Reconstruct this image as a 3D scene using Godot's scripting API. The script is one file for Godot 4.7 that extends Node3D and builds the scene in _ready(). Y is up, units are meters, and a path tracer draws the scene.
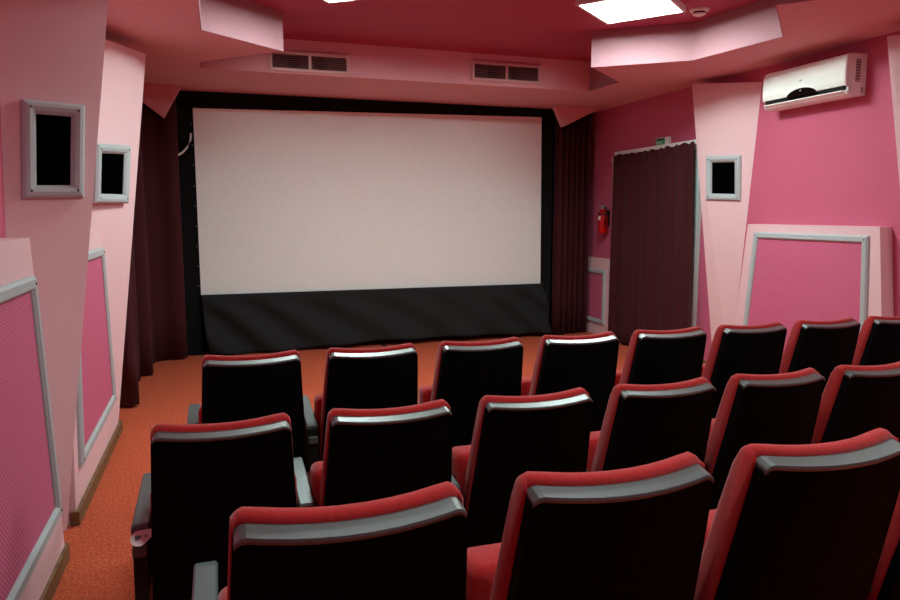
extends Node3D
# A small pink cinema hall. Room axes in the helpers: X to the right, y up, Z towards the screen (Godot's -z).

var M := {}
var org := Vector3.ZERO        # base of the thing being built; V() gives points relative to it

func V(x: float, y: float, z: float) -> Vector3:
	return Vector3(x, y, -z) - org

# ---------------------------------------------------------------- mesh helpers
func new_st() -> SurfaceTool:
	var st := SurfaceTool.new()
	st.begin(Mesh.PRIMITIVE_TRIANGLES)
	return st

func solid(st: SurfaceTool, t: PackedVector3Array, smooth := false) -> void:
	# a closed surface given as triangles with one sense of turning; turned clockwise from outside
	var c := Vector3.ZERO
	for p in t: c += p
	c /= maxf(t.size(), 1)
	var vol := 0.0
	for i in range(0, t.size(), 3):
		vol += (t[i] - c).dot((t[i + 1] - c).cross(t[i + 2] - c))
	st.set_smooth_group(0 if smooth else 4294967295)
	for i in range(0, t.size(), 3):
		if (t[i + 1] - t[i]).cross(t[i + 2] - t[i]).length_squared() < 1e-16: continue
		for k in ([0, 2, 1] if vol > 0.0 else [0, 1, 2]):
			st.add_vertex(t[i + k])

func loft(st: SurfaceTool, rings: Array, smooth := true, caps := true, round_trip := false) -> void:
	var t := PackedVector3Array()
	var n: int = rings[0].size()
	var last: int = rings.size() if round_trip else rings.size() - 1
	for i in last:
		var a: PackedVector3Array = rings[i]
		var b: PackedVector3Array = rings[(i + 1) % rings.size()]
		for k in n:
			var l: int = (k + 1) % n
			t.append_array([a[k], a[l], b[l], a[k], b[l], b[k]])
	if caps and not round_trip:
		for e in 2:
			var r: PackedVector3Array = rings[0] if e == 0 else rings[rings.size() - 1]
			var c := Vector3.ZERO
			for p in r: c += p
			c /= n
			for k in n:
				var l: int = (k + 1) % n
				if e == 0: t.append_array([c, r[l], r[k]])
				else: t.append_array([c, r[k], r[l]])
	solid(st, t, smooth)

func prism(st: SurfaceTool, poly: PackedVector3Array, by: Vector3) -> void:
	var top := PackedVector3Array()
	for p in poly: top.append(p + by)
	loft(st, [poly, top], false)

func box(st: SurfaceTool, c: Vector3, s: Vector3, turn := Basis.IDENTITY, ch := 0.0) -> void:
	# a box with chamfered edges along its height
	var h := s / 2.0
	var rings := []
	var b := minf(ch, minf(h.x, minf(h.y, h.z)) * 0.9)
	var levels := [[-h.y, 0.0], [h.y, 0.0]] if b <= 0.0 else [[-h.y, b], [-h.y + b, 0.0], [h.y - b, 0.0], [h.y, b]]
	for l in levels:
		var x: float = h.x - l[1]
		var z: float = h.z - l[1]
		var r := PackedVector3Array()
		if b <= 0.0:
			for p in [[-x, -z], [x, -z], [x, z], [-x, z]]: r.append(c + turn * Vector3(p[0], l[0], p[1]))
		else:
			for p in [[-x + b, -z], [x - b, -z], [x, -z + b], [x, z - b], [x - b, z], [-x + b, z], [-x, z - b], [-x, -z + b]]:
				r.append(c + turn * Vector3(p[0], l[0], p[1]))
		rings.append(r)
	loft(st, rings, false)

func bar(st: SurfaceTool, a: Vector3, b: Vector3, r: float, n := 8) -> void:
	tube(st, PackedVector3Array([a, b]), r, n)

func tube(st: SurfaceTool, path: PackedVector3Array, r: float, n := 8) -> void:
	var rings := []
	for i in path.size():
		var d := (path[mini(i + 1, path.size() - 1)] - path[maxi(i - 1, 0)]).normalized()
		var u := d.cross(Vector3.UP if absf(d.y) < 0.9 else Vector3.RIGHT).normalized()
		var w := d.cross(u)
		var ring := PackedVector3Array()
		for k in n:
			var a := TAU * k / n
			ring.append(path[i] + (u * cos(a) + w * sin(a)) * r)
		rings.append(ring)
	loft(st, rings, true)

func lathe(st: SurfaceTool, c: Vector3, prof: Array, turn := Basis.IDENTITY, n := 24) -> void:
	var rings := []
	for p in prof:
		var ring := PackedVector3Array()
		for k in n:
			var a := TAU * k / n
			ring.append(c + turn * Vector3(cos(a) * p[0], p[1], sin(a) * p[0]))
		rings.append(ring)
	loft(st, rings, true)

func cloth(st: SurfaceTool, f: Callable, nu: int, nv: int, thick: float) -> void:
	# a hanging cloth: f(u, v) -> point; given thickness along its own normal
	var g := []
	var o := []
	for j in nv + 1:
		var a := PackedVector3Array()
		var b := PackedVector3Array()
		for i in nu + 1:
			var u := float(i) / nu
			var v := float(j) / nv
			var p: Vector3 = f.call(u, v)
			var du: Vector3 = f.call(minf(u + 0.001, 1.0), v) - f.call(maxf(u - 0.001, 0.0), v)
			var dv: Vector3 = f.call(u, minf(v + 0.001, 1.0)) - f.call(u, maxf(v - 0.001, 0.0))
			a.append(p)
			b.append(p + du.cross(dv).normalized() * thick)
		g.append(a)
		o.append(b)
	var rings := []
	for j in nv + 1:
		var r := PackedVector3Array(g[j])
		var back := PackedVector3Array(o[j])
		back.reverse()
		r.append_array(back)
		rings.append(r)
	var t := PackedVector3Array()
	var n: int = rings[0].size()
	for j in nv:
		for k in n:
			var l := (k + 1) % n
			t.append_array([rings[j][k], rings[j][l], rings[j + 1][l], rings[j][k], rings[j + 1][l], rings[j + 1][k]])
	for k in nu:
		t.append_array([rings[0][k], rings[0][n - 1 - k], rings[0][k + 1], rings[0][k + 1], rings[0][n - 1 - k], rings[0][n - 2 - k]])
		var e: PackedVector3Array = rings[nv]
		t.append_array([e[k], e[k + 1], e[n - 1 - k], e[k + 1], e[n - 2 - k], e[n - 1 - k]])
	solid(st, t, true)

func inset(c: PackedVector3Array, n: Vector3, d: float) -> PackedVector3Array:
	var mid := (c[0] + c[1] + c[2] + c[3]) / 4.0
	var m := []
	for i in 4:
		var w := n.cross(c[(i + 1) % 4] - c[i]).normalized()
		m.append(w if w.dot(mid - c[i]) > 0.0 else -w)
	var out := PackedVector3Array()
	for i in 4:
		var m1: Vector3 = m[(i + 3) % 4]
		var m2: Vector3 = m[i]
		out.append(c[i] + d * (m1 + m2) / (1.0 + m1.dot(m2)))
	return out

func frame_rails(called: String, c: PackedVector3Array, n: Vector3, prof: Array, m: Material, parent: Node3D) -> void:
	# four mitred rails round a flat quadrilateral; prof holds [inset, height] round the section
	var corner := []
	for i in 4: corner.append(PackedVector3Array())
	for p in prof:
		var q := inset(c, n, p[0])
		for i in 4:
			var a: PackedVector3Array = corner[i]
			a.append(q[i] + n * p[1])
			corner[i] = a
	for i in 4:
		var st := new_st()
		loft(st, [corner[i], corner[(i + 1) % 4]], false)
		obj(called, st, m, parent)

func slab4(st: SurfaceTool, c: PackedVector3Array, n: Vector3, t: float) -> void:
	prism(st, c, n * t)

func obj(called: String, st: SurfaceTool, m: Material, parent: Node3D = self) -> MeshInstance3D:
	st.generate_normals()
	var o := MeshInstance3D.new()
	o.name = called
	o.mesh = st.commit()
	o.material_override = m
	o.cast_shadow = GeometryInstance3D.SHADOW_CASTING_SETTING_ON
	parent.add_child(o, true)
	if parent == self: o.position = org
	return o

func tag(o: Node, label: String, category: String, group := "", kind := "") -> void:
	o.set_meta("label", label)
	o.set_meta("category", category)
	if group: o.set_meta("group", group)
	if kind: o.set_meta("kind", kind)

func thing(called: String, at: Vector3, label: String, category: String, group := "", kind := "") -> Node3D:
	org = Vector3.ZERO
	var o := Node3D.new()
	o.name = called
	o.position = Vector3(at.x, at.y, -at.z)
	add_child(o, true)
	tag(o, label, category, group, kind)
	org = o.position
	return o

# ---------------------------------------------------------------- materials
func paint(c: Color, rough := 0.8, grain := 0.0, scale := 30.0, bump := 0.0) -> StandardMaterial3D:
	var m := StandardMaterial3D.new()
	m.albedo_color = c
	m.roughness = rough
	m.metallic_specular = 0.4
	if grain > 0.0:
		m.albedo_texture = noise_tex(scale * 0.003, Color(1, 1, 1).darkened(grain), Color(1, 1, 1), 3)
		m.uv1_triplanar = true
		m.uv1_world_triplanar = true
		m.uv1_scale = Vector3.ONE * 0.9
	if bump > 0.0:
		var t := NoiseTexture2D.new()
		t.width = 512
		t.height = 512
		t.seamless = true
		t.as_normal_map = true
		t.bump_strength = 4.0
		var f := FastNoiseLite.new()
		f.seed = 5
		f.frequency = 0.12
		f.fractal_octaves = 2
		t.noise = f
		m.normal_enabled = true
		m.normal_texture = t
		m.normal_scale = bump
	return m

func noise_tex(freq: float, a: Color, b: Color, octaves := 4, seed_n := 3, side := 512) -> NoiseTexture2D:
	var t := NoiseTexture2D.new()
	t.width = side
	t.height = side
	t.seamless = true
	var f := FastNoiseLite.new()
	f.seed = seed_n
	f.frequency = freq
	f.fractal_octaves = octaves
	t.noise = f
	var g := Gradient.new()
	g.set_color(0, a)
	g.set_color(1, b)
	t.color_ramp = g
	return t

func make_materials() -> void:
	M.light_pink = paint(Color(0.93, 0.76, 0.78), 0.7, 0.05, 40.0, 0.04)
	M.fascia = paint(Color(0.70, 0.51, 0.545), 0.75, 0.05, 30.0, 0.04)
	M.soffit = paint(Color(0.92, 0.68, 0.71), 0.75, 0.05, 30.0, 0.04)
	M.raspberry = paint(Color(0.81, 0.38, 0.50), 0.7, 0.08, 50.0, 0.08)
	M.tray = paint(Color(0.74, 0.30, 0.42), 0.7, 0.08, 30.0, 0.06)
	M.carpet = paint(Color(1, 1, 1), 0.95)
	M.carpet.albedo_texture = noise_tex(0.07, Color(0.62, 0.22, 0.13), Color(0.88, 0.44, 0.29), 5, 9)
	M.carpet.uv1_triplanar = true
	M.carpet.uv1_world_triplanar = true
	M.carpet.uv1_scale = Vector3(1.7, 1.7, 1.1)
	M.carpet.normal_enabled = true
	M.carpet.normal_texture = M.raspberry.normal_texture
	M.carpet.normal_scale = 0.5
	M.wood = paint(Color(1, 1, 1), 0.55)
	M.wood.albedo_texture = noise_tex(0.02, Color(0.36, 0.25, 0.16), Color(0.55, 0.42, 0.28), 4, 4)
	M.wood.uv1_triplanar = true
	M.wood.uv1_world_triplanar = true
	M.wood.uv1_scale = Vector3(1, 8, 1)
	M.alu = paint(Color(0.69, 0.71, 0.72), 0.5)
	M.screw = paint(Color(0.22, 0.22, 0.23), 0.4)
	M.mesh_black = paint(Color(0.008, 0.009, 0.01), 0.95)
	M.mesh_black.metallic_specular = 0.0
	M.perforated = paint(Color(1, 1, 1), 0.6)
	var im := Image.create(64, 64, false, Image.FORMAT_RGB8)
	im.fill(Color(0.85, 0.42, 0.56))
	for y in 64:
		for x in 64:
			var d := 99.0
			for p in [Vector2(16, 16), Vector2(48, 48)]:
				d = minf(d, Vector2(x + 0.5, y + 0.5).distance_to(p))
			if d < 11.0: im.set_pixel(x, y, Color(0.50, 0.16, 0.28))
	M.perforated.albedo_texture = ImageTexture.create_from_image(im)
	M.perforated.uv1_triplanar = true
	M.perforated.uv1_world_triplanar = true
	M.perforated.uv1_scale = Vector3.ONE / 0.024
	M.plush = paint(Color(1, 1, 1), 0.9)
	M.plush.albedo_texture = noise_tex(0.03, Color(0.58, 0.075, 0.08), Color(0.72, 0.12, 0.12), 4, 12)
	M.plush.uv1_triplanar = true
	M.plush.uv1_scale = Vector3.ONE * 5.0
	M.plush.rim_enabled = true
	M.plush.rim = 0.35
	M.plush.rim_tint = 0.8
	M.shell = paint(Color(0.03, 0.03, 0.032), 0.6)
	M.shell.metallic_specular = 0.15
	M.trim = paint(Color(0.23, 0.26, 0.26), 0.42)
	M.trim.metallic_specular = 1.0
	M.trim.clearcoat_enabled = true
	M.trim.clearcoat = 1.0
	M.trim.clearcoat_roughness = 0.38
	M.arm = paint(Color(0.36, 0.41, 0.41), 0.35, 0.25, 60.0)
	M.arm.metallic_specular = 0.9
	M.metal_dark = paint(Color(0.06, 0.06, 0.065), 0.5)
	M.steel = paint(Color(0.55, 0.56, 0.56), 0.35)
	M.white = paint(Color(0.95, 0.95, 0.93), 0.35)
	M.plate = paint(Color(0.98, 0.98, 0.97), 0.5)
	M.plate_ink = paint(Color(0.45, 0.55, 0.52), 0.6)
	M.screen = paint(Color(0.95, 0.945, 0.935), 0.85, 0.02, 10.0)
	M.black_cloth = paint(Color(0.13, 0.13, 0.135), 0.95)
	M.void_cloth = paint(Color(0.035, 0.033, 0.036), 1.0)
	M.maroon = paint(Color(0.245, 0.043, 0.075), 0.85)
	M.maroon.rim_enabled = true
	M.maroon.rim = 0.2
	M.door_paint = paint(Color(0.78, 0.86, 0.85), 0.5)
	M.dark = paint(Color(0.02, 0.02, 0.022), 0.8)
	M.gloss_black = paint(Color(0.02, 0.018, 0.016), 0.12)
	M.vent_frame = paint(Color(0.86, 0.70, 0.70), 0.5)
	M.vent_slat = paint(Color(0.50, 0.36, 0.36), 0.6)
	M.vent_back = paint(Color(0.30, 0.20, 0.20), 0.8)
	M.ext_red = paint(Color(0.72, 0.05, 0.06), 0.25)
	M.sign_green = paint(Color(0.32, 0.66, 0.50), 0.5)
	M.sign_dark = paint(Color(0.05, 0.16, 0.11), 0.5)
	M.sign_pale = paint(Color(0.72, 0.88, 0.76), 0.5)
	M.side_grille = paint(Color(0.55, 0.38, 0.42), 0.6)
	M.gold = paint(Color(0.75, 0.62, 0.35), 0.3)
	M.emblem = paint(Color(0.62, 0.62, 0.58), 0.4)
	M.glow = StandardMaterial3D.new()
	M.glow.albedo_color = Color(0.95, 0.95, 0.95)
	M.glow.emission_enabled = true
	M.glow.emission = Color(1.0, 0.97, 0.98)
	M.glow.emission_energy_multiplier = 3.0

# ---------------------------------------------------------------- setting
const SOFFIT_Y := 2.96
const TRAY_Y := 3.28
const LEFT := -1.0
const RIGHT := 4.83
const NEAR := -1.8
const FAR := 9.0

func structure(called: String, label: String, category: String) -> Node3D:
	return thing(called, Vector3.ZERO, label, category, "", "structure")

func room_box(called: String, a: Vector3, b: Vector3, m: Material, label: String, category: String) -> void:
	org = Vector3.ZERO
	var st := new_st()
	box(st, V((a.x + b.x) / 2, (a.y + b.y) / 2, (a.z + b.z) / 2), (b - a).abs())
	tag(obj(called, st, m), label, category, "", "structure")

func build_room() -> void:
	room_box("floor", Vector3(LEFT - 0.2, -0.2, NEAR - 0.2), Vector3(RIGHT + 0.2, 0, FAR + 0.2), M.carpet, "orange-red carpeted floor of the cinema hall", "floor")
	room_box("wall_left", Vector3(LEFT - 0.2, 0, NEAR - 0.2), Vector3(LEFT, 3.5, FAR + 0.2), M.raspberry, "raspberry pink left wall behind the slanted pilasters", "wall")
	room_box("wall_right", Vector3(RIGHT, 0, NEAR - 0.2), Vector3(RIGHT + 0.2, 3.5, FAR + 0.2), M.raspberry, "raspberry pink right wall with the air conditioner", "wall")
	room_box("wall_front", Vector3(LEFT, 0, FAR), Vector3(RIGHT, 3.5, FAR + 0.2), M.tray, "dark end wall behind the projection screen", "wall")
	room_box("wall_rear", Vector3(LEFT, 0, NEAR - 0.2), Vector3(RIGHT, 3.5, NEAR), M.raspberry, "pink rear wall behind the last seats", "wall")
	# the ceiling: a raised dark tray inside a lower pink soffit with a zigzag edge
	var c := structure("ceiling", "raised dark raspberry ceiling tray inside a lower zigzag-edged pink soffit", "ceiling")
	var st := new_st()
	box(st, V((LEFT + RIGHT) / 2, 3.38, (NEAR + FAR) / 2), Vector3(RIGHT - LEFT, 0.2, FAR - NEAR))
	obj("tray_panel", st, M.tray, c)
	var tray: Array[Vector2] = [
		Vector2(-0.12, 7.1), Vector2(-0.11, 6.83), Vector2(0.55, 6.17), Vector2(-0.08, 5.65), Vector2(-0.08, 4.75), Vector2(0.55, 4.05), Vector2(-0.08, 3.45),
		Vector2(-0.08, 2.6), Vector2(0.55, 1.95), Vector2(-0.08, 1.3), Vector2(-0.08, -0.7), Vector2(4.1, -0.7), Vector2(4.1, 1.1), Vector2(3.48, 1.7), Vector2(4.1, 2.4),
		Vector2(4.1, 3.2), Vector2(3.48, 3.84), Vector2(4.14, 4.48), Vector2(4.02, 5.4), Vector2(3.32, 5.94), Vector2(3.95, 6.5), Vector2(3.95, 7.1)]
	# soffit: the room outline with the tray cut out of it, joined by a slit
	var ring := PackedVector2Array([Vector2(LEFT, FAR), Vector2(LEFT, NEAR), Vector2(RIGHT, NEAR), Vector2(RIGHT, FAR), Vector2(-0.1201, FAR), Vector2(-0.1201, 7.1)])
	for i in range(tray.size() - 1, -1, -1): ring.append(tray[i])
	ring.append(Vector2(-0.12, FAR))
	var idx := Geometry2D.triangulate_polygon(ring)
	st = new_st()
	st.set_smooth_group(4294967295)
	for i in range(0, idx.size(), 3):
		var a := V(ring[idx[i]].x, SOFFIT_Y, ring[idx[i]].y)
		var b := V(ring[idx[i + 1]].x, SOFFIT_Y, ring[idx[i + 1]].y)
		var d := V(ring[idx[i + 2]].x, SOFFIT_Y, ring[idx[i + 2]].y)
		if (a - d).cross(a - b).y > 0.0:
			var sw := b
			b = d
			d = sw
		for p in [a, b, d]: st.add_vertex(p)
	obj("soffit", st, M.soffit, c)
	var outer: Array[Vector2] = []
	for i in tray.size():
		var nn := []
		for k in [i - 1, i]:
			var a := tray[posmod(k, tray.size())]
			var b := tray[(k + 1 + tray.size()) % tray.size()]
			var o := Vector2(b.y - a.y, a.x - b.x).normalized()
			if Geometry2D.is_point_in_polygon((a + b) / 2 + o * 0.02, PackedVector2Array(tray)): o = -o
			nn.append(o)
		outer.append(tray[i] - 0.006 * (nn[0] + nn[1]) / (1.0 + (nn[0] as Vector2).dot(nn[1])))
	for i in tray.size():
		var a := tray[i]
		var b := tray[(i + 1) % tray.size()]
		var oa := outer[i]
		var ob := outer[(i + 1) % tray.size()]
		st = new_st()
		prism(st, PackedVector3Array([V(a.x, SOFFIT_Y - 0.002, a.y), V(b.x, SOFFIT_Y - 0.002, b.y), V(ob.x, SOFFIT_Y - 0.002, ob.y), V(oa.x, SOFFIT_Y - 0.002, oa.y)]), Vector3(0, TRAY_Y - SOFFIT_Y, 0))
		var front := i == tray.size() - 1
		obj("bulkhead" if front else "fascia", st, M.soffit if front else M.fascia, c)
	# the stepped floor under the last row
	room_box("floor_step", Vector3(-0.22, 0, NEAR), Vector3(RIGHT, 0.107, 1.83), M.carpet, "low carpeted step under the nearest row of seats", "floor")
	# wedge-shaped corner pieces hanging at both ends of the stage
	org = Vector3.ZERO
	for s in [[[4.045, 2.958], [4.177, 2.71], [4.69, 2.958]], [[-0.34, 2.958], [-0.52, 2.62], [-0.95, 2.958]]]:
		st = new_st()
		var z := 8.14
		prism(st, PackedVector3Array([V(s[0][0], s[0][1], z), V(s[1][0], s[1][1], z), V(s[2][0], s[2][1], z)]), Vector3(0, 0, -0.1))
		tag(obj("trim_1" if s[0][0] > 0 else "trim_2", st, M.soffit), "pink triangular corner piece above the curtain " + ("beside the screen's far end" if s[0][0] > 0 else "near the hanging white cord"), "trim", "", "structure")
	# pilasters: tilted wedges, wide at the top, standing out towards the screen end
	pilaster([Vector3(-0.53, 2.87, 4.44), Vector3(-0.81, 0, 3.88), Vector3(LEFT, 0, 3.754), Vector3(LEFT, 2.83, 4.12)], LEFT, "large shaded pale pink tapering pilaster nearest the camera on the aisle side")
	pilaster([Vector3(-0.505, 2.87, 6.2), Vector3(-0.79, 0, 5.64), Vector3(LEFT, 0, 5.17), Vector3(LEFT, 2.83, 5.05)], LEFT, "bright pale pink tapering pilaster beside the aisle's maroon curtain")
	pilaster([Vector3(4.59, 2.92, 6.17), Vector3(4.80, 0, 5.9), Vector3(RIGHT, 0, 5.7), Vector3(RIGHT, 2.83, 5.46)], RIGHT, "pale pink tapering pilaster between the curtained door and the air conditioner")
	pilaster([Vector3(4.56, 2.87, 3.95), Vector3(4.79, 0, 3.62), Vector3(RIGHT, 0, 3.4), Vector3(RIGHT, 2.83, 3.2)], RIGHT, "pale pink pilaster edge at the picture border past the air conditioner")
	# baseboards
	for b in [["baseboard_left", -0.775, -0.735, 2.2, 3.55, "brown wooden baseboard along the near acoustic panel"], ["baseboard_aisle", -0.8, -0.755, 3.92, 5.64, "brown wooden baseboard along the far acoustic panel by the aisle"], ["baseboard_gap", LEFT, -0.80, 3.63, 3.74, "short dark wooden baseboard in the gap below the large pilaster"], ["baseboard_right", RIGHT - 0.02, RIGHT, 6.0, 8.9, "brown wooden baseboard by the curtained door"]]:
		room_box(b[0], Vector3(b[1], 0, b[3]), Vector3(b[2], 0.075, b[4]), M.wood, b[5], "baseboard")

func pilaster(q: Array, wall: float, label: String) -> void:
	var n := thing("pilaster", Vector3(q[2].x, 0, q[2].z), label, "pilaster", "", "structure")
	var p := []
	for v in q: p.append(V(v.x, v.y, v.z))
	var wt := V(wall, q[0].y, q[0].z + 0.03)
	var wb := V(wall, q[1].y, q[1].z + 0.03)
	var st := new_st()
	var t := PackedVector3Array()
	var T: Vector3 = p[0]
	var B: Vector3 = p[1]
	var NB: Vector3 = p[2]
	var NT: Vector3 = p[3]
	t.append_array([T, B, NB, T, NB, NT])
	t.append_array([T, wt, wb, T, wb, B])
	t.append_array([NT, NB, wb, NT, wb, wt])
	t.append_array([T, NT, wt, B, wb, NB])
	solid(st, t)
	obj("body", st, M.light_pink, n)

# ---------------------------------------------------------------- wall things
func speaker(c: Array, label: String) -> void:
	# c: four corners on the pilaster face (top left, top right, bottom right, bottom left as seen from the hall)
	var mid := (c[0] + c[1] + c[2] + c[3]) / 4.0 as Vector3
	thing("wall_speaker", mid, label, "speaker", "framed wall speakers")
	var root: Node3D = get_child(get_child_count() - 1)
	var p := PackedVector3Array()
	for v in c: p.append(V(v.x, v.y, v.z))
	var n := (p[1] - p[0]).cross(p[3] - p[0]).normalized()
	if n.dot(Vector3(0, 1.62, 0) - (p[0] + org)) < 0.0: n = -n
	frame_rails("frame_rail", p, n, [[0.0, -0.01], [0.0, 0.022], [0.012, 0.036], [0.03, 0.040], [0.05, 0.034], [0.066, 0.018], [0.066, -0.01]], M.alu, root)
	var st := new_st()
	slab4(st, inset(p, n, 0.062), n, 0.012)
	obj("grille", st, M.mesh_black, root)
	var s := inset(p, n, 0.036)
	for i in 4:
		st = new_st()
		var y := n
		var x := y.cross(Vector3.UP).normalized()
		lathe(st, s[i] + n * 0.037, [[0.0065, 0.0], [0.0065, 0.003], [0.004, 0.005]], Basis(x, y, x.cross(y)), 10)
		obj("screw", st, M.screw, root)

func acoustic_panel(side: int, front: float, zs: Array, fr: Array, label: String, high := 1.52) -> void:
	# zs: near-bottom, near-top, far-top, far-bottom along Z; fr: the same for the metal frame with heights
	var wall := LEFT if side < 0 else RIGHT
	var root := thing("acoustic_panel", Vector3(front, 0, (zs[0] + zs[3]) / 2), label, "wall panel", "framed perforated wall panels")
	var st := new_st()
	var depth := (wall - front)
	prism(st, PackedVector3Array([V(front, 0, zs[0]), V(front, high, zs[1]), V(front, high, zs[2]), V(front, 0, zs[3])]), Vector3(depth, 0, 0))
	obj("box", st, M.light_pink, root)
	var n := Vector3(-side, 0, 0)
	var q := PackedVector3Array()
	for f in fr: q.append(V(front, f[1], f[0]))
	frame_rails("frame_rail", q, n, [[0.0, -0.005], [0.0, 0.014], [0.012, 0.026], [0.045, 0.026], [0.058, 0.014], [0.058, -0.005]], M.alu, root)
	st = new_st()
	slab4(st, inset(q, n, 0.054), n, 0.008)
	obj("perforated_sheet", st, M.perforated, root)
	var s := inset(q, n, 0.03)
	for i in 4:
		st = new_st()
		lathe(st, s[i] + n * 0.026, [[0.006, 0.0], [0.006, 0.003], [0.003, 0.004]], Basis(Vector3(0, 1, 0), n, Vector3(0, 1, 0).cross(n)), 8)
		obj("screw", st, M.screw, root)

func vent(x0: float, x1: float, y0: float, y1: float, label: String) -> void:
	var z := 7.085
	var root := thing("air_vent", Vector3((x0 + x1) / 2, y0, z), label, "vent", "double air vents above the screen")
	var q := PackedVector3Array([V(x0, y1, z), V(x1, y1, z), V(x1, y0, z), V(x0, y0, z)])
	var n := Vector3(0, 0, 1)
	frame_rails("frame", q, n, [[0.0, -0.01], [0.0, 0.012], [0.008, 0.018], [0.028, 0.018], [0.034, 0.008], [0.034, -0.01]], M.vent_frame, root)
	var st := new_st()
	var mx := (x0 + x1) / 2
	box(st, V(mx, (y0 + y1) / 2, z - 0.006), Vector3(0.026, y1 - y0 - 0.05, 0.024), Basis.IDENTITY, 0.003)
	obj("mullion", st, M.vent_frame, root)
	st = new_st()
	box(st, V(mx, (y0 + y1) / 2, z - 0.001), Vector3(x1 - x0 - 0.05, y1 - y0 - 0.05, 0.004))
	obj("backing", st, M.vent_back, root)
	for b in 2:
		var a: float = (x0 + 0.034) if b == 0 else (mx + 0.013)
		var e: float = (mx - 0.013) if b == 0 else (x1 - 0.034)
		st = new_st()
		lathe(st, V(lerpf(a, e, 0.6 if b == 0 else 0.25), (y0 + y1) / 2 - 0.008, z - 0.004), [[0.062, 0.0], [0.062, 0.002], [0.0, 0.002]], Basis(Vector3.RIGHT, Vector3(0, 0, 1), Vector3.DOWN), 20)
		obj("duct_opening", st, M.dark, root)
		for k in 7:
			st = new_st()
			box(st, V((a + e) / 2, lerpf(y0 + 0.044, y1 - 0.044, k / 6.0), z - 0.010), Vector3(e - a, 0.004, 0.012), Basis(Vector3.RIGHT, 0.5))
			obj("slat", st, M.vent_slat, root)

func ceiling_light(c: Vector3, along: Vector2, size: float, label: String, energy: float) -> void:
	var root := thing("ceiling_light", c, label, "ceiling light", "square ceiling light panels")
	org = Vector3.ZERO
	root.rotation.y = atan2(along.y, along.x)
	var st := new_st()
	for s in [[1, 0], [-1, 0], [0, 1], [0, -1]]:
		var w := Vector3(0.025, 0.05, size + 0.05) if s[0] != 0 else Vector3(size, 0.05, 0.025)
		box(st, Vector3(s[0], 0, s[1]) * (size / 2 + 0.0125) + Vector3(0, -0.025, 0), w, Basis.IDENTITY, 0.003)
	obj("frame", st, M.white, root)
	st = new_st()
	box(st, Vector3(0, -0.007, 0), Vector3(size, 0.012, size), Basis.IDENTITY, 0.004)
	obj("diffuser", st, M.glow, root)
	var l := AreaLight3D.new()
	l.name = "lamp_light"
	l.area_size = Vector2(size, size)
	l.light_energy = energy
	l.light_color = Color(0.88, 1.0, 0.975)
	l.shadow_enabled = true
	l.area_range = 20.0
	l.rotation.x = -PI / 2
	l.position = Vector3(0, -0.018, 0)
	root.add_child(l, true)

# ---------------------------------------------------------------- seats
const TILT := 0.235

func lean(y: float) -> float:
	return (1.0 - y) * TILT

func half_width(y: float) -> float:
	return lerpf(0.238, 0.204, clampf((y - 0.4) / 0.6, 0, 1))

func S(x: float, y: float, f: float) -> Vector3:
	return Vector3(x, y, -f)

func across(st: SurfaceTool, ts: Array, prof: Callable, smooth: bool) -> void:
	var rings := []
	for t in ts:
		rings.append(prof.call(t))
	loft(st, rings, smooth)

func shell_ring(t: float) -> PackedVector3Array:
	var r := PackedVector3Array()
	var drop := 0.0 if absf(t) < 0.9 else 0.02 * pow((absf(t) - 0.9) / 0.1, 2)
	for p in [[0.36, 0.0], [0.5, -0.002], [0.7, -0.004], [0.85, -0.003], [0.964, 0.0], [0.968, 0.004], [0.976, 0.036], [0.85, 0.036], [0.6, 0.034], [0.36, 0.03]]:
		var y: float = p[0]
		var w := half_width(y) + 0.002
		r.append(S(t * w, y - drop * clampf((y - 0.6) / 0.3, 0, 1) + 0.012 * t * t * clampf((y - 0.6) / 0.4, 0, 1), lean(y) + p[1] + 0.032 * t * t))
	return r

func trim_ring(t: float) -> PackedVector3Array:
	var r := PackedVector3Array()
	var drop := 0.0 if absf(t) < 0.9 else 0.014 * pow((absf(t) - 0.9) / 0.1, 2)
	for p in [[0.960, -0.003], [0.967, -0.005], [0.972, -0.002], [0.981, 0.034], [0.980, 0.042], [0.968, 0.042], [0.960, 0.004]]:
		var y: float = p[0]
		r.append(S(t * (half_width(y) - 0.001), y - drop + 0.012 * t * t * 0.85, lean(y) + p[1] + 0.032 * t * t))
	return r

func cushion_ring(t: float) -> PackedVector3Array:
	var r := PackedVector3Array()
	var a := absf(t)
	var squeeze := 1.0 if a < 0.9 else sqrt(maxf(0.0, 1.0 - 0.75 * pow((a - 0.9) / 0.1, 2)))
	var drop := 0.0 if a < 0.86 else 0.022 * pow((a - 0.86) / 0.14, 2)
	var rear := 0.038 if a < 0.97 else 0.022
	var prof := [[0.40, rear], [0.6, rear], [0.8, rear], [0.93, rear], [0.976, rear + 0.002], [0.989, rear + 0.006], [0.996, 0.058], [0.996, 0.076], [0.985, 0.092], [0.95, 0.104], [0.85, 0.112], [0.6, 0.125], [0.45, 0.12], [0.40, 0.09]]
	for p in prof:
		var y: float = p[0]
		var f: float = p[1]
		f = 0.066 + (f - 0.066) * (squeeze if f > 0.066 else (1.0 if a < 0.94 else squeeze * 0.5 + 0.5))
		r.append(S(t * (half_width(y) + 0.005), y - drop * clampf((y - 0.6) / 0.4, 0, 1) + 0.014 * t * t * clampf((y - 0.6) / 0.4, 0, 1), lean(y) + f + 0.032 * t * t))
	return r

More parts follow.
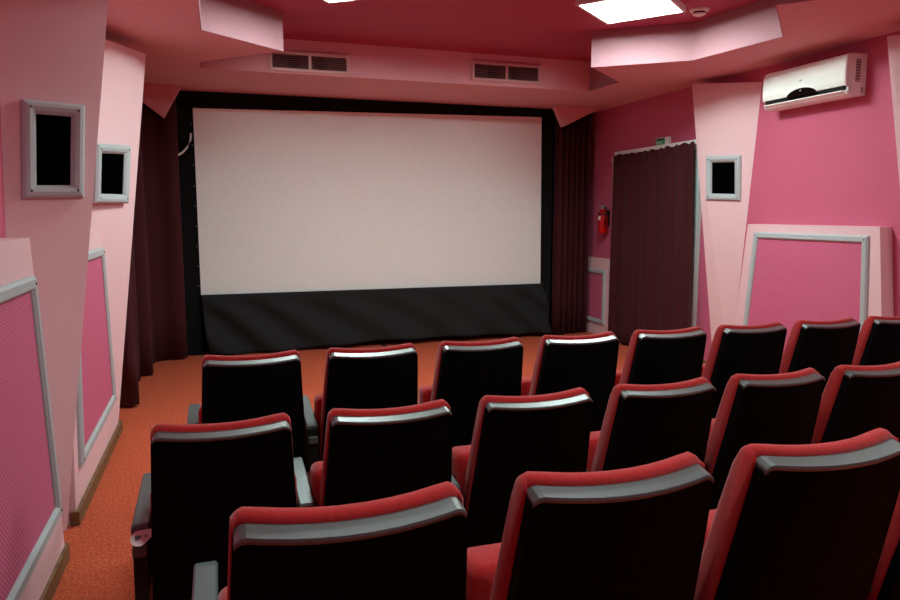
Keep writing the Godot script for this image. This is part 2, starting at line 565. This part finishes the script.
func rounded_slab(st: SurfaceTool, c: Vector3, s: Vector3, turn: Basis, r: float, n := 4) -> void:
	# a cushion: rounded outline in x and y, softened over its thickness z
	var rings := []
	for l in [[-0.5, 0.35], [-0.46, 0.12], [-0.36, 0.0], [0.36, 0.0], [0.46, 0.12], [0.5, 0.35]]:
		var ring := PackedVector3Array()
		var k: float = l[1] * s.z * 0.5
		for q in 4:
			var sx := 1.0 if q == 0 or q == 3 else -1.0
			var sy := 1.0 if q < 2 else -1.0
			for i in n + 1:
				var a := q * PI / 2 + PI / 2 * i / n
				ring.append(c + turn * Vector3(sx * (s.x / 2 - r) + cos(a) * (r - minf(k, r * 0.9)), sy * (s.y / 2 - r) + sin(a) * (r - minf(k, r * 0.9)), l[0] * s.z))
		rings.append(ring)
	loft(st, rings, true)

func armrest(parent: Node3D, x: float) -> void:
	# pad on a black standard; its forward end a little higher and rounded down
	var st := new_st()
	var rings := []
	for p in [[0.215, 0.592, 0.606], [0.22, 0.586, 0.616], [0.23, 0.584, 0.622], [0.50, 0.606, 0.646], [0.61, 0.612, 0.654], [0.64, 0.614, 0.650], [0.658, 0.617, 0.638], [0.663, 0.620, 0.628]]:
		var ring := PackedVector3Array()
		var y0: float = p[1]
		var y1: float = p[2]
		for q in [[-0.028, y0 + 0.006], [-0.024, y0], [0.024, y0], [0.028, y0 + 0.006], [0.028, y1 - 0.006], [0.023, y1], [-0.023, y1], [-0.028, y1 - 0.006]]:
			ring.append(S(x + q[0], q[1], p[0]))
		rings.append(ring)
	loft(st, rings, false)
	obj("armrest", st, M.arm, parent)
	st = new_st()
	rings = []
	for p in [[0.0, 0.06, 0.52], [0.05, 0.07, 0.5], [0.08, 0.17, 0.46], [0.3, 0.17, 0.46], [0.5, 0.19, 0.52], [0.587, 0.20, 0.58]]:
		var ring := PackedVector3Array()
		for q in [[-0.022, p[1]], [0.022, p[1]], [0.022, p[2]], [-0.022, p[2]]]:
			ring.append(S(x + q[0], p[0], q[1]))
		rings.append(ring)
	loft(st, rings, false)
	obj("standard", st, M.metal_dark, parent)
	st = new_st()
	box(st, S(x, 0.545, 0.19), Vector3(0.046, 0.034, 0.03), Basis.IDENTITY, 0.003)
	obj("bracket", st, M.arm, parent)

func make_seat() -> Node3D:
	var root := Node3D.new()
	root.name = "cinema_seat"
	org = Vector3.ZERO
	var ts := [-1.0, -0.985, -0.95, -0.9, -0.75, -0.55, -0.35, -0.12, 0.12, 0.35, 0.55, 0.75, 0.9, 0.95, 0.985, 1.0]
	var st := new_st()
	across(st, ts, shell_ring, false)
	obj("back_shell", st, M.shell, root)
	st = new_st()
	across(st, ts, trim_ring, false)
	obj("top_trim", st, M.trim, root)
	st = new_st()
	across(st, [-1.0, -0.99, -0.975, -0.968, -0.94, -0.9, -0.75, -0.55, -0.35, -0.12, 0.12, 0.35, 0.55, 0.75, 0.9, 0.94, 0.968, 0.975, 0.99, 1.0], cushion_ring, true)
	obj("back_cushion", st, M.plush, root)
	st = new_st()
	rounded_slab(st, S(0, 0.545, 0.315), Vector3(0.484, 0.36, 0.13), Basis(Vector3.RIGHT, -0.06), 0.03)
	obj("seat_cushion", st, M.plush, root)
	st = new_st()
	rounded_slab(st, S(0, 0.545, 0.388), Vector3(0.42, 0.31, 0.02), Basis(Vector3.RIGHT, -0.06), 0.04)
	obj("seat_pan", st, M.shell, root)
	st = new_st()
	bar(st, S(-0.235, 0.39, 0.24), S(0.25, 0.39, 0.24), 0.018, 10)
	obj("hinge_bar", st, M.metal_dark, root)
	armrest(root, 0.2715)
	return root

func number_plate(parent: Node3D) -> void:
	# white rounded plate hanging off the back end of the aisle armrest, with worn print
	var st := new_st()
	var poly := PackedVector3Array()
	for i in 17:
		var a := PI * 0.55 + PI * 1.2 * i / 16.0
		poly.append(S(-0.282 + cos(a) * 0.026, 0.572 + sin(a) * 0.026, 0.170))
	poly.append(S(-0.255, 0.563, 0.170))
	poly.append(S(-0.232, 0.587, 0.170))
	poly.append(S(-0.231, 0.601, 0.170))
	prism(st, poly, Vector3(0, 0, -0.004))
	var pl := obj("number_plate", st, M.plate, parent)
	st = new_st()
	box(st, S(-0.285, 0.576, 0.1690), Vector3(0.018, 0.010, 0.002))
	box(st, S(-0.288, 0.570, 0.1690), Vector3(0.010, 0.008, 0.002))
	box(st, S(-0.262, 0.577, 0.1690), Vector3(0.005, 0.008, 0.002))
	obj("print", st, M.plate_ink, pl)
	# the plate is tilted so that it can be read from above
	var hinge := S(-0.27, 0.60, 0.170)
	var b := Basis(Vector3.RIGHT, -0.75)
	pl.transform = Transform3D(b, hinge - b * hinge + Vector3(0.014, 0.028, 0))

func place_seats() -> void:
	var proto := make_seat()
	var rows := [[8, -0.093, 3.178, 0.0, "front row", 0.998], [7, -0.222, 2.264, 0.0, "middle row", 0.975], [4, 0.0, 1.205, 0.107, "nearest row", 1.115]]
	var nth := ["first", "second", "third", "fourth", "fifth", "sixth", "seventh", "eighth"]
	for r in rows.size():
		var w: Array = rows[r]
		for k in int(w[0]):
			var o: Node3D = proto.duplicate()
			o.name = "cinema_seat"
			if r == 1: o.scale.y = 0.97
			o.position = Vector3(w[1] + 0.206 + 0.543 * k, w[3], -(w[2] - 0.085))
			add_child(o, true)
			org = Vector3.ZERO
			var label := ""
			if k == 0:
				armrest(o, -0.2715)
				if r == 1: number_plate(o)
				label = ["black-backed red cinema seat at the aisle end of the front row", "black-backed red cinema seat with white number plate, aisle end of middle row", "large black-backed red cinema seat at the aisle end of the nearest row"][r]
			else:
				label = "black-backed red cinema seat, %s from the aisle in the %s" % [nth[k], w[4]]
			tag(o, label, "cinema seat", "tip-up cinema seats")
	proto.free()

# ---------------------------------------------------------------- stage
func build_stage() -> void:
	# black backdrop behind the screen
	org = Vector3.ZERO
	var st := new_st()
	var f := func(u: float, v: float) -> Vector3:
		return V(lerpf(-0.72, 4.75, u), lerpf(2.955, 0.01, v), 8.56 + 0.012 * sin(u * 150.0) + 0.006 * sin(u * 61.0 + v * 3.0))
	cloth(st, f, 220, 4, 0.006)
	tag(obj("backdrop_curtain", st, M.void_cloth), "black backdrop cloth hanging behind and around the projection screen", "curtain")
	# the screen
	var root := thing("projection_screen", Vector3(1.87, 0, 8.42), "large white cinema projection screen in a black surround", "projection screen")
	st = new_st()
	prism(st, PackedVector3Array([V(-0.235, 2.772, 8.40), V(3.985, 2.848, 8.40), V(4.005, 0.70, 8.40), V(-0.235, 0.68, 8.40)]), Vector3(0, 0, -0.012))
	obj("screen_cloth", st, M.screen, root)
	st = new_st()
	box(st, V(1.88, 2.872, 8.44), Vector3(4.62, 0.165, 0.05))
	box(st, V(-0.33, 1.42, 8.45), Vector3(0.16, 2.84, 0.05))
	box(st, V(4.09, 1.42, 8.45), Vector3(0.15, 2.84, 0.05))
	obj("surround", st, M.void_cloth, root)
	for k in 9:
		st = new_st()
		var y := lerpf(2.6, 0.8, k / 8.0)
		lathe(st, V(-0.256, y, 8.42), [[0.007, 0.0], [0.007, 0.004], [0.003, 0.004]], Basis(Vector3.RIGHT, Vector3(0, 0, 1), Vector3.DOWN), 10)
		obj("eyelet", st, M.steel, root)
	for x in [1.87, 4.10]:
		st = new_st()
		bar(st, V(x, 0.0, 8.37), V(x, 0.7, 8.42), 0.014)
		box(st, V(x, 0.012, 8.36), Vector3(0.05, 0.02, 0.12), Basis.IDENTITY, 0.003)
		obj("leg", st, M.metal_dark, root)
	# skirt
	org = Vector3.ZERO
	st = new_st()
	var s := func(u: float, v: float) -> Vector3:
		var x := lerpf(-0.235 + 0.06 * v, 4.02 + 0.12 * v, u)
		var bottom := 0.015 + 0.055 * smoothstep(0.15, 0.5, u) - 0.02 * smoothstep(0.7, 1.0, u)
		var y := lerpf(0.705, bottom, v)
		var diag := sin((u * 4.25 - v * 0.75) * 9.5 + 1.2 * sin(u * 7.0)) * exp(-u * 1.1) * 0.045 + sin((u * 4.25 + v * 0.5) * 7.3) * 0.012 + sin((u * 4.25 + 0.6 * (1.0 - v)) * 14.0) * 0.03 * smoothstep(0.75, 1.0, u)
		return V(x, y, 8.345 - diag * smoothstep(0.0, 0.35, v) - 0.05 * v)
	cloth(st, s, 150, 18, 0.006)
	tag(obj("screen_skirt", st, M.black_cloth), "black draped cloth hanging from the screen's lower edge", "cloth")
	# stage curtains
	stage_curtain(PackedVector2Array([Vector2(-0.96, 6.26), Vector2(-0.74, 6.28), Vector2(-0.80, 6.9), Vector2(-0.82, 7.45), Vector2(-0.72, 7.52), Vector2(-0.77, 7.9), Vector2(-0.74, 8.18), Vector2(-0.40, 8.24)]), 8, 0.028, 2.45, "maroon stage curtain beside the aisle wall and screen")
	stage_curtain(PackedVector2Array([Vector2(4.17, 8.33), Vector2(4.45, 8.40), Vector2(4.715, 8.45)]), 6, 0.045, 2.93, "maroon stage curtain between the screen and fire extinguisher")
	# white cord hanging at the screen's upper corner
	st = new_st()
	org = Vector3.ZERO
	tube(st, PackedVector3Array([V(-0.265, 2.50, 8.40), V(-0.275, 2.42, 8.38), V(-0.31, 2.34, 8.35), V(-0.36, 2.28, 8.32), V(-0.42, 2.24, 8.28), V(-0.45, 2.21, 8.27), V(-0.465, 2.17, 8.27)]), 0.011)
	tag(obj("cord", st, M.white), "short white cord hanging at the screen's upper corner", "cord")

func along(path: PackedVector2Array, u: float) -> Array:
	var total := 0.0
	for i in path.size() - 1: total += path[i].distance_to(path[i + 1])
	var want := u * total
	for i in path.size() - 1:
		var d := path[i].distance_to(path[i + 1])
		if want <= d or i == path.size() - 2:
			var dir := (path[i + 1] - path[i]) / d
			return [path[i] + dir * want, dir]
		want -= d
	return []

func stage_curtain(path: PackedVector2Array, folds: int, amp: float, top: float, label: String) -> void:
	org = Vector3.ZERO
	var st := new_st()
	var f := func(u: float, v: float) -> Vector3:
		var a := along(path, u)
		var p: Vector2 = a[0]
		var d: Vector2 = a[1]
		var w := sin(u * folds * TAU + 0.5 * sin(u * 11.0)) * amp * (0.75 + 0.35 * v) + 0.01 * sin(u * 37.0 + v * 2.0)
		return V(p.x - d.y * w, lerpf(lerpf(top, 2.93, u * u), 0.014 + 0.008 * sin(u * 20.0), v), p.y + d.x * w)
	cloth(st, f, folds * 14, 6, 0.006)
	tag(obj("stage_curtain", st, M.maroon), label, "curtain")

func build_door() -> void:
	var root := thing("door_1", Vector3(RIGHT, 0, 7.15), "pale framed doorway on the right wall hidden behind a maroon curtain", "door", "", "structure")
	var st := new_st()
	box(st, V(RIGHT - 0.025, 1.13, 6.29), Vector3(0.06, 2.26, 0.08), Basis.IDENTITY, 0.004)
	obj("door_jamb", st, M.door_paint, root)
	st = new_st()
	box(st, V(RIGHT - 0.02, 1.13, 7.92), Vector3(0.06, 2.26, 0.08), Basis.IDENTITY, 0.004)
	obj("door_jamb", st, M.door_paint, root)
	st = new_st()
	box(st, V(RIGHT - 0.02, 2.295, 7.135), Vector3(0.06, 0.07, 1.7), Basis.IDENTITY, 0.004)
	obj("door_head", st, M.door_paint, root)
	st = new_st()
	box(st, V(RIGHT - 0.006, 1.12, 7.135), Vector3(0.02, 2.22, 1.5))
	obj("door_leaf", st, M.dark, root)
	root = thing("curtain_rail", Vector3(RIGHT - 0.05, 2.36, 7.16), "white curtain rail above the door curtain", "curtain rail")
	st = new_st()
	box(st, V(RIGHT - 0.075, 2.362, 7.04), Vector3(0.022, 0.045, 1.66), Basis.IDENTITY, 0.003)
	obj("rail", st, M.white, root)
	for z in [6.5, 7.16, 7.85]:
		st = new_st()
		box(st, V(RIGHT - 0.035, 2.37, z), Vector3(0.075, 0.02, 0.03))
		obj("bracket", st, M.white, root)
	org = Vector3.ZERO
	st = new_st()
	var f := func(u: float, v: float) -> Vector3:
		var z := lerpf(7.80, 6.24 - 0.11 * v, u)
		var w := (0.026 * sin(u * 5.0 * TAU + 1.4 * sin(u * 7.0 + 0.5)) + 0.008 * sin(u * 61.0 + 1.0 + v)) * (0.55 + 0.5 * v) + 0.035 * exp(-pow((u - 0.93) / 0.04, 2.0)) * exp(-pow((v - 0.55) / 0.12, 2.0))
		var top := 2.352 - 0.022 * (0.5 + 0.5 * sin(u * 11.0 * TAU)) - 0.012 * sin(u * 5.0)
		return V(RIGHT - 0.125 - w, lerpf(top, 0.02, v), z)
	cloth(st, f, 170, 16, 0.006)
	tag(obj("door_curtain", st, M.maroon), "dark maroon curtain hanging over the doorway under the green sign", "curtain")

func build_sign() -> void:
	var root := thing("exit_sign", Vector3(RIGHT, 2.357, 6.95), "small green exit sign box above the door curtain", "sign")
	var st := new_st()
	box(st, V(RIGHT - 0.022, 2.415, 6.935), Vector3(0.044, 0.115, 0.24), Basis.IDENTITY, 0.004)
	obj("housing", st, M.white, root)
	st = new_st()
	box(st, V(RIGHT - 0.045, 2.415, 6.96), Vector3(0.004, 0.10, 0.175))
	obj("face", st, M.sign_green, root)
	st = new_st()
	# dark bands above and below, a pale running figure and arrow between
	box(st, V(RIGHT - 0.048, 2.452, 6.955), Vector3(0.002, 0.016, 0.13))
	box(st, V(RIGHT - 0.048, 2.378, 6.955), Vector3(0.002, 0.014, 0.13))
	obj("print", st, M.sign_dark, root)
	st = new_st()
	box(st, V(RIGHT - 0.048, 2.416, 6.975), Vector3(0.002, 0.034, 0.018), Basis(Vector3.RIGHT, 0.4))
	box(st, V(RIGHT - 0.048, 2.416, 6.935), Vector3(0.002, 0.010, 0.04))
	box(st, V(RIGHT - 0.048, 2.416, 7.02), Vector3(0.002, 0.04, 0.022))
	obj("figure", st, M.sign_pale, root)

func build_extinguisher() -> void:
	var z := 8.10
	var x := RIGHT - 0.085
	var root := thing("fire_extinguisher", Vector3(x, 1.36, z), "red fire extinguisher hung on the wall between curtain and doorway", "extinguisher")
	var st := new_st()
	lathe(st, V(x, 1.36, z), [[0.045, 0.0], [0.058, 0.01], [0.06, 0.03], [0.06, 0.24], [0.056, 0.268], [0.04, 0.292], [0.02, 0.303], [0.018, 0.315]])
	obj("cylinder", st, M.ext_red, root)
	st = new_st()
	lathe(st, V(x, 1.672, z), [[0.016, 0.0], [0.02, 0.008], [0.02, 0.03], [0.012, 0.04]], Basis.IDENTITY, 12)
	obj("valve", st, M.steel, root)
	st = new_st()
	box(st, V(x - 0.02, 1.722, z), Vector3(0.12, 0.010, 0.022), Basis(Vector3(0, 0, 1), -0.18), 0.002)
	box(st, V(x - 0.02, 1.700, z), Vector3(0.10, 0.008, 0.02), Basis(Vector3(0, 0, 1), 0.1), 0.002)
	obj("handle", st, M.steel, root)
	st = new_st()
	tube(st, PackedVector3Array([V(x, 1.69, z - 0.018), V(x, 1.70, z - 0.06), V(x - 0.01, 1.66, z - 0.085), V(x - 0.01, 1.55, z - 0.078), V(x - 0.01, 1.46, z - 0.07)]), 0.009)
	obj("hose", st, M.metal_dark, root)
	st = new_st()
	box(st, V(x - 0.0585, 1.56, z + 0.006), Vector3(0.006, 0.055, 0.018), Basis.IDENTITY, 0.002)
	box(st, V(x - 0.0585, 1.56, z - 0.020), Vector3(0.006, 0.055, 0.010), Basis.IDENTITY, 0.002)
	obj("paper_label", st, M.plate, root)
	st = new_st()
	box(st, V(RIGHT - 0.012, 1.56, z), Vector3(0.026, 0.2, 0.05), Basis.IDENTITY, 0.003)
	lathe(st, V(x, 1.60, z), [[0.0605, 0.0], [0.0625, 0.002], [0.0625, 0.018], [0.0605, 0.02]])
	obj("bracket", st, M.metal_dark, root)
	# small red hose hook on the wall
	root = thing("call_point", Vector3(RIGHT, 1.62, 7.975), "small red wall box between extinguisher and door curtain", "wall box")
	st = new_st()
	box(st, V(RIGHT - 0.016, 1.66, 7.955), Vector3(0.032, 0.075, 0.06), Basis.IDENTITY, 0.004)
	obj("housing", st, M.ext_red, root)
	st = new_st()
	box(st, V(RIGHT - 0.033, 1.665, 7.955), Vector3(0.003, 0.022, 0.034))
	obj("label_strip", st, M.vent_frame, root)

func build_air_conditioner() -> void:
	var z0 := 4.34
	var z1 := 5.22
	var root := thing("air_conditioner", Vector3(RIGHT, 2.52, 4.78), "white wall-mounted air conditioner with a black display under the ceiling", "air conditioner")
	var prof := [[0.0, 2.535], [0.0, 2.85], [0.15, 2.85], [0.185, 2.838], [0.203, 2.80], [0.208, 2.72], [0.206, 2.64], [0.198, 2.605], [0.17, 2.602], [0.17, 2.572], [0.185, 2.56], [0.175, 2.54], [0.13, 2.52]]
	var st := new_st()
	var rings := []
	for e in [[z0, 0.012], [z0 + 0.004, 0.004], [z0 + 0.014, 0.0], [z1 - 0.014, 0.0], [z1 - 0.004, 0.004], [z1, 0.012]]:
		var r := PackedVector3Array()
		for p in prof:
			var d: float = p[0]
			r.append(V(RIGHT - maxf(0.0, d - (e[1] if d > 0.1 else 0.0)), p[1] + (e[1] if p[1] < 2.6 else -e[1]) * (0.6 if d > 0.0 else 0.0), e[0]))
		rings.append(r)
	loft(st, rings, false)
	obj("body", st, M.white, root)
	st = new_st()
	box(st, V(RIGHT - 0.176, 2.587, 4.78), Vector3(0.016, 0.026, z1 - z0 - 0.05))
	obj("air_slot", st, M.dark, root)
	st = new_st()
	prism(st, PackedVector3Array([V(RIGHT - 0.204, 2.568, z0 + 0.03), V(RIGHT - 0.208, 2.560, z0 + 0.03), V(RIGHT - 0.150, 2.528, z0 + 0.03), V(RIGHT - 0.148, 2.534, z0 + 0.03)]), Vector3(0, 0, -(z1 - z0 - 0.06)))
	obj("vane", st, M.white, root)
	# black half-round display lens with a small mark
	st = new_st()
	var lens := PackedVector3Array()
	for i in 17:
		var a := PI * i / 16.0
		lens.append(V(RIGHT - 0.200, 2.590 + 0.062 * sin(a), 4.77 + 0.155 * cos(a)))
	prism(st, lens, Vector3(-0.014, 0, 0))
	var l := obj("display_lens", st, M.gloss_black, root)
	st = new_st()
	box(st, V(RIGHT - 0.2145, 2.632, 4.775), Vector3(0.002, 0.010, 0.016))
	obj("indicator", st, M.emblem, l)
	st = new_st()
	box(st, V(RIGHT - 0.2085, 2.715, 4.785), Vector3(0.002, 0.010, 0.03))
	obj("emblem", st, M.emblem, root)
	st = new_st()
	box(st, V(RIGHT - 0.085, 2.72, z0 - 0.001), Vector3(0.045, 0.17, 0.006), Basis.IDENTITY, 0.001)
	obj("side_grille", st, M.side_grille, root)
	for k in 8:
		st = new_st()
		box(st, V(RIGHT - 0.085, 2.645 + k * 0.021, z0 - 0.005), Vector3(0.040, 0.004, 0.004))
		obj("grille_bar", st, M.white, root)
	st = new_st()
	box(st, V(RIGHT - 0.035, 2.575, z0 - 0.001), Vector3(0.012, 0.04, 0.004))
	obj("clip", st, M.side_grille, root)

func build_detector() -> void:
	var root := thing("smoke_detector", Vector3(3.80, TRAY_Y, 5.05), "round white smoke detector on the dark ceiling beside a light panel", "smoke detector")
	var st := new_st()
	lathe(st, V(3.80, TRAY_Y, 5.05), [[0.078, 0.0], [0.078, -0.012], [0.066, -0.022], [0.05, -0.024]])
	obj("base", st, M.white, root)
	st = new_st()
	lathe(st, V(3.80, TRAY_Y - 0.022, 5.05), [[0.048, 0.0], [0.048, -0.016]])
	obj("chamber", st, M.dark, root)
	st = new_st()
	lathe(st, V(3.80, TRAY_Y - 0.037, 5.05), [[0.05, 0.0], [0.05, -0.006], [0.036, -0.014], [0.0, -0.016]])
	obj("cap", st, M.white, root)

func _ready() -> void:
	# camera
	var cam := Camera3D.new()
	cam.name = "camera"
	cam.position = Vector3(0, 1.62, 0)
	cam.rotation = Vector3(-deg_to_rad(7.05), -deg_to_rad(18.1), 0)
	cam.fov = rad_to_deg(2.0 * atan(300.0 / 700.0))
	cam.near = 0.05
	cam.current = true
	add_child(cam)
	# no sky in view: a closed room lit by its ceiling panels
	var we := WorldEnvironment.new()
	we.name = "environment"
	var e := Environment.new()
	e.background_mode = Environment.BG_COLOR
	e.background_color = Color.BLACK
	e.tonemap_mode = Environment.TONE_MAPPER_LINEAR
	e.tonemap_exposure = 2.7
	e.sdfgi_enabled = true
	e.ssao_enabled = true
	e.ssil_enabled = true
	we.environment = e
	add_child(we)
	make_materials()
	ceiling_light(Vector3(3.17, TRAY_Y, 5.06), Vector2(0.53, 0.42), 0.62, "bright square ceiling light panel beside the smoke detector", 2.5)
	ceiling_light(Vector3(0.92, TRAY_Y, 5.20), Vector2(0.53, -0.42), 0.62, "bright ceiling light panel cut by the picture's top edge, nearer the aisle", 2.5)
	ceiling_light(Vector3(3.19, TRAY_Y, 1.2), Vector2(0.53, 0.42), 0.62, "ceiling light panel above the nearest row of seats", 1.1)
	ceiling_light(Vector3(0.92, TRAY_Y, 1.2), Vector2(0.53, -0.42), 0.62, "ceiling light panel above the aisle beside the nearest row of seats", 1.1)
	build_room()
	acoustic_panel(-1, -0.75, [2.15, 2.25, 3.30, 3.54], [[2.3, 1.36], [3.262, 1.365], [3.43, 0.27], [2.3, 0.25]], "near pale panel with dark pink perforated sheet at the aisle's near end")
	acoustic_panel(-1, -0.775, [3.93, 4.16, 5.28, 5.60], [[4.24, 1.39], [5.25, 1.39], [5.39, 0.29], [4.08, 0.26]], "bright pink perforated panel partly hidden behind the large pilaster")
	acoustic_panel(1, RIGHT - 0.12, [3.86, 4.02, 5.41, 5.58], [[4.1, 1.45], [5.31, 1.45], [5.42, 0.27], [4.04, 0.27]], "large pink perforated panel in pale trim below the air conditioner")
	acoustic_panel(1, RIGHT - 0.05, [7.96, 7.97, 8.70, 8.72], [[8.05, 0.88], [8.62, 0.88], [8.64, 0.16], [8.05, 0.16]], "small perforated panel below the fire extinguisher", 1.03)
	build_stage()
	build_door()
	place_seats()
	speaker([Vector3(-0.927, 2.183, 4.088), Vector3(-0.671, 2.19, 4.258), Vector3(-0.691, 1.701, 4.181), Vector3(-0.938, 1.691, 4.016)], "grey framed black wall speaker on the shaded near pilaster")
	speaker([Vector3(-0.808, 2.10, 5.44), Vector3(-0.644, 2.13, 5.873), Vector3(-0.674, 1.695, 5.824), Vector3(-0.833, 1.691, 5.401)], "grey framed black wall speaker on the bright pilaster by the maroon curtain")
	speaker([Vector3(4.676, 2.192, 5.998), Vector3(4.796, 2.177, 5.638), Vector3(4.816, 1.74, 5.63), Vector3(4.695, 1.755, 5.992)], "grey framed black wall speaker beside the door curtain")
	vent(0.5, 1.275, 2.972, 3.165, "double slatted air vent above the screen's aisle side")
	vent(2.55, 3.34, 2.995, 3.20, "double slatted air vent above the screen on the door side")
	build_air_conditioner()
	build_sign()
	build_extinguisher()
	build_detector()
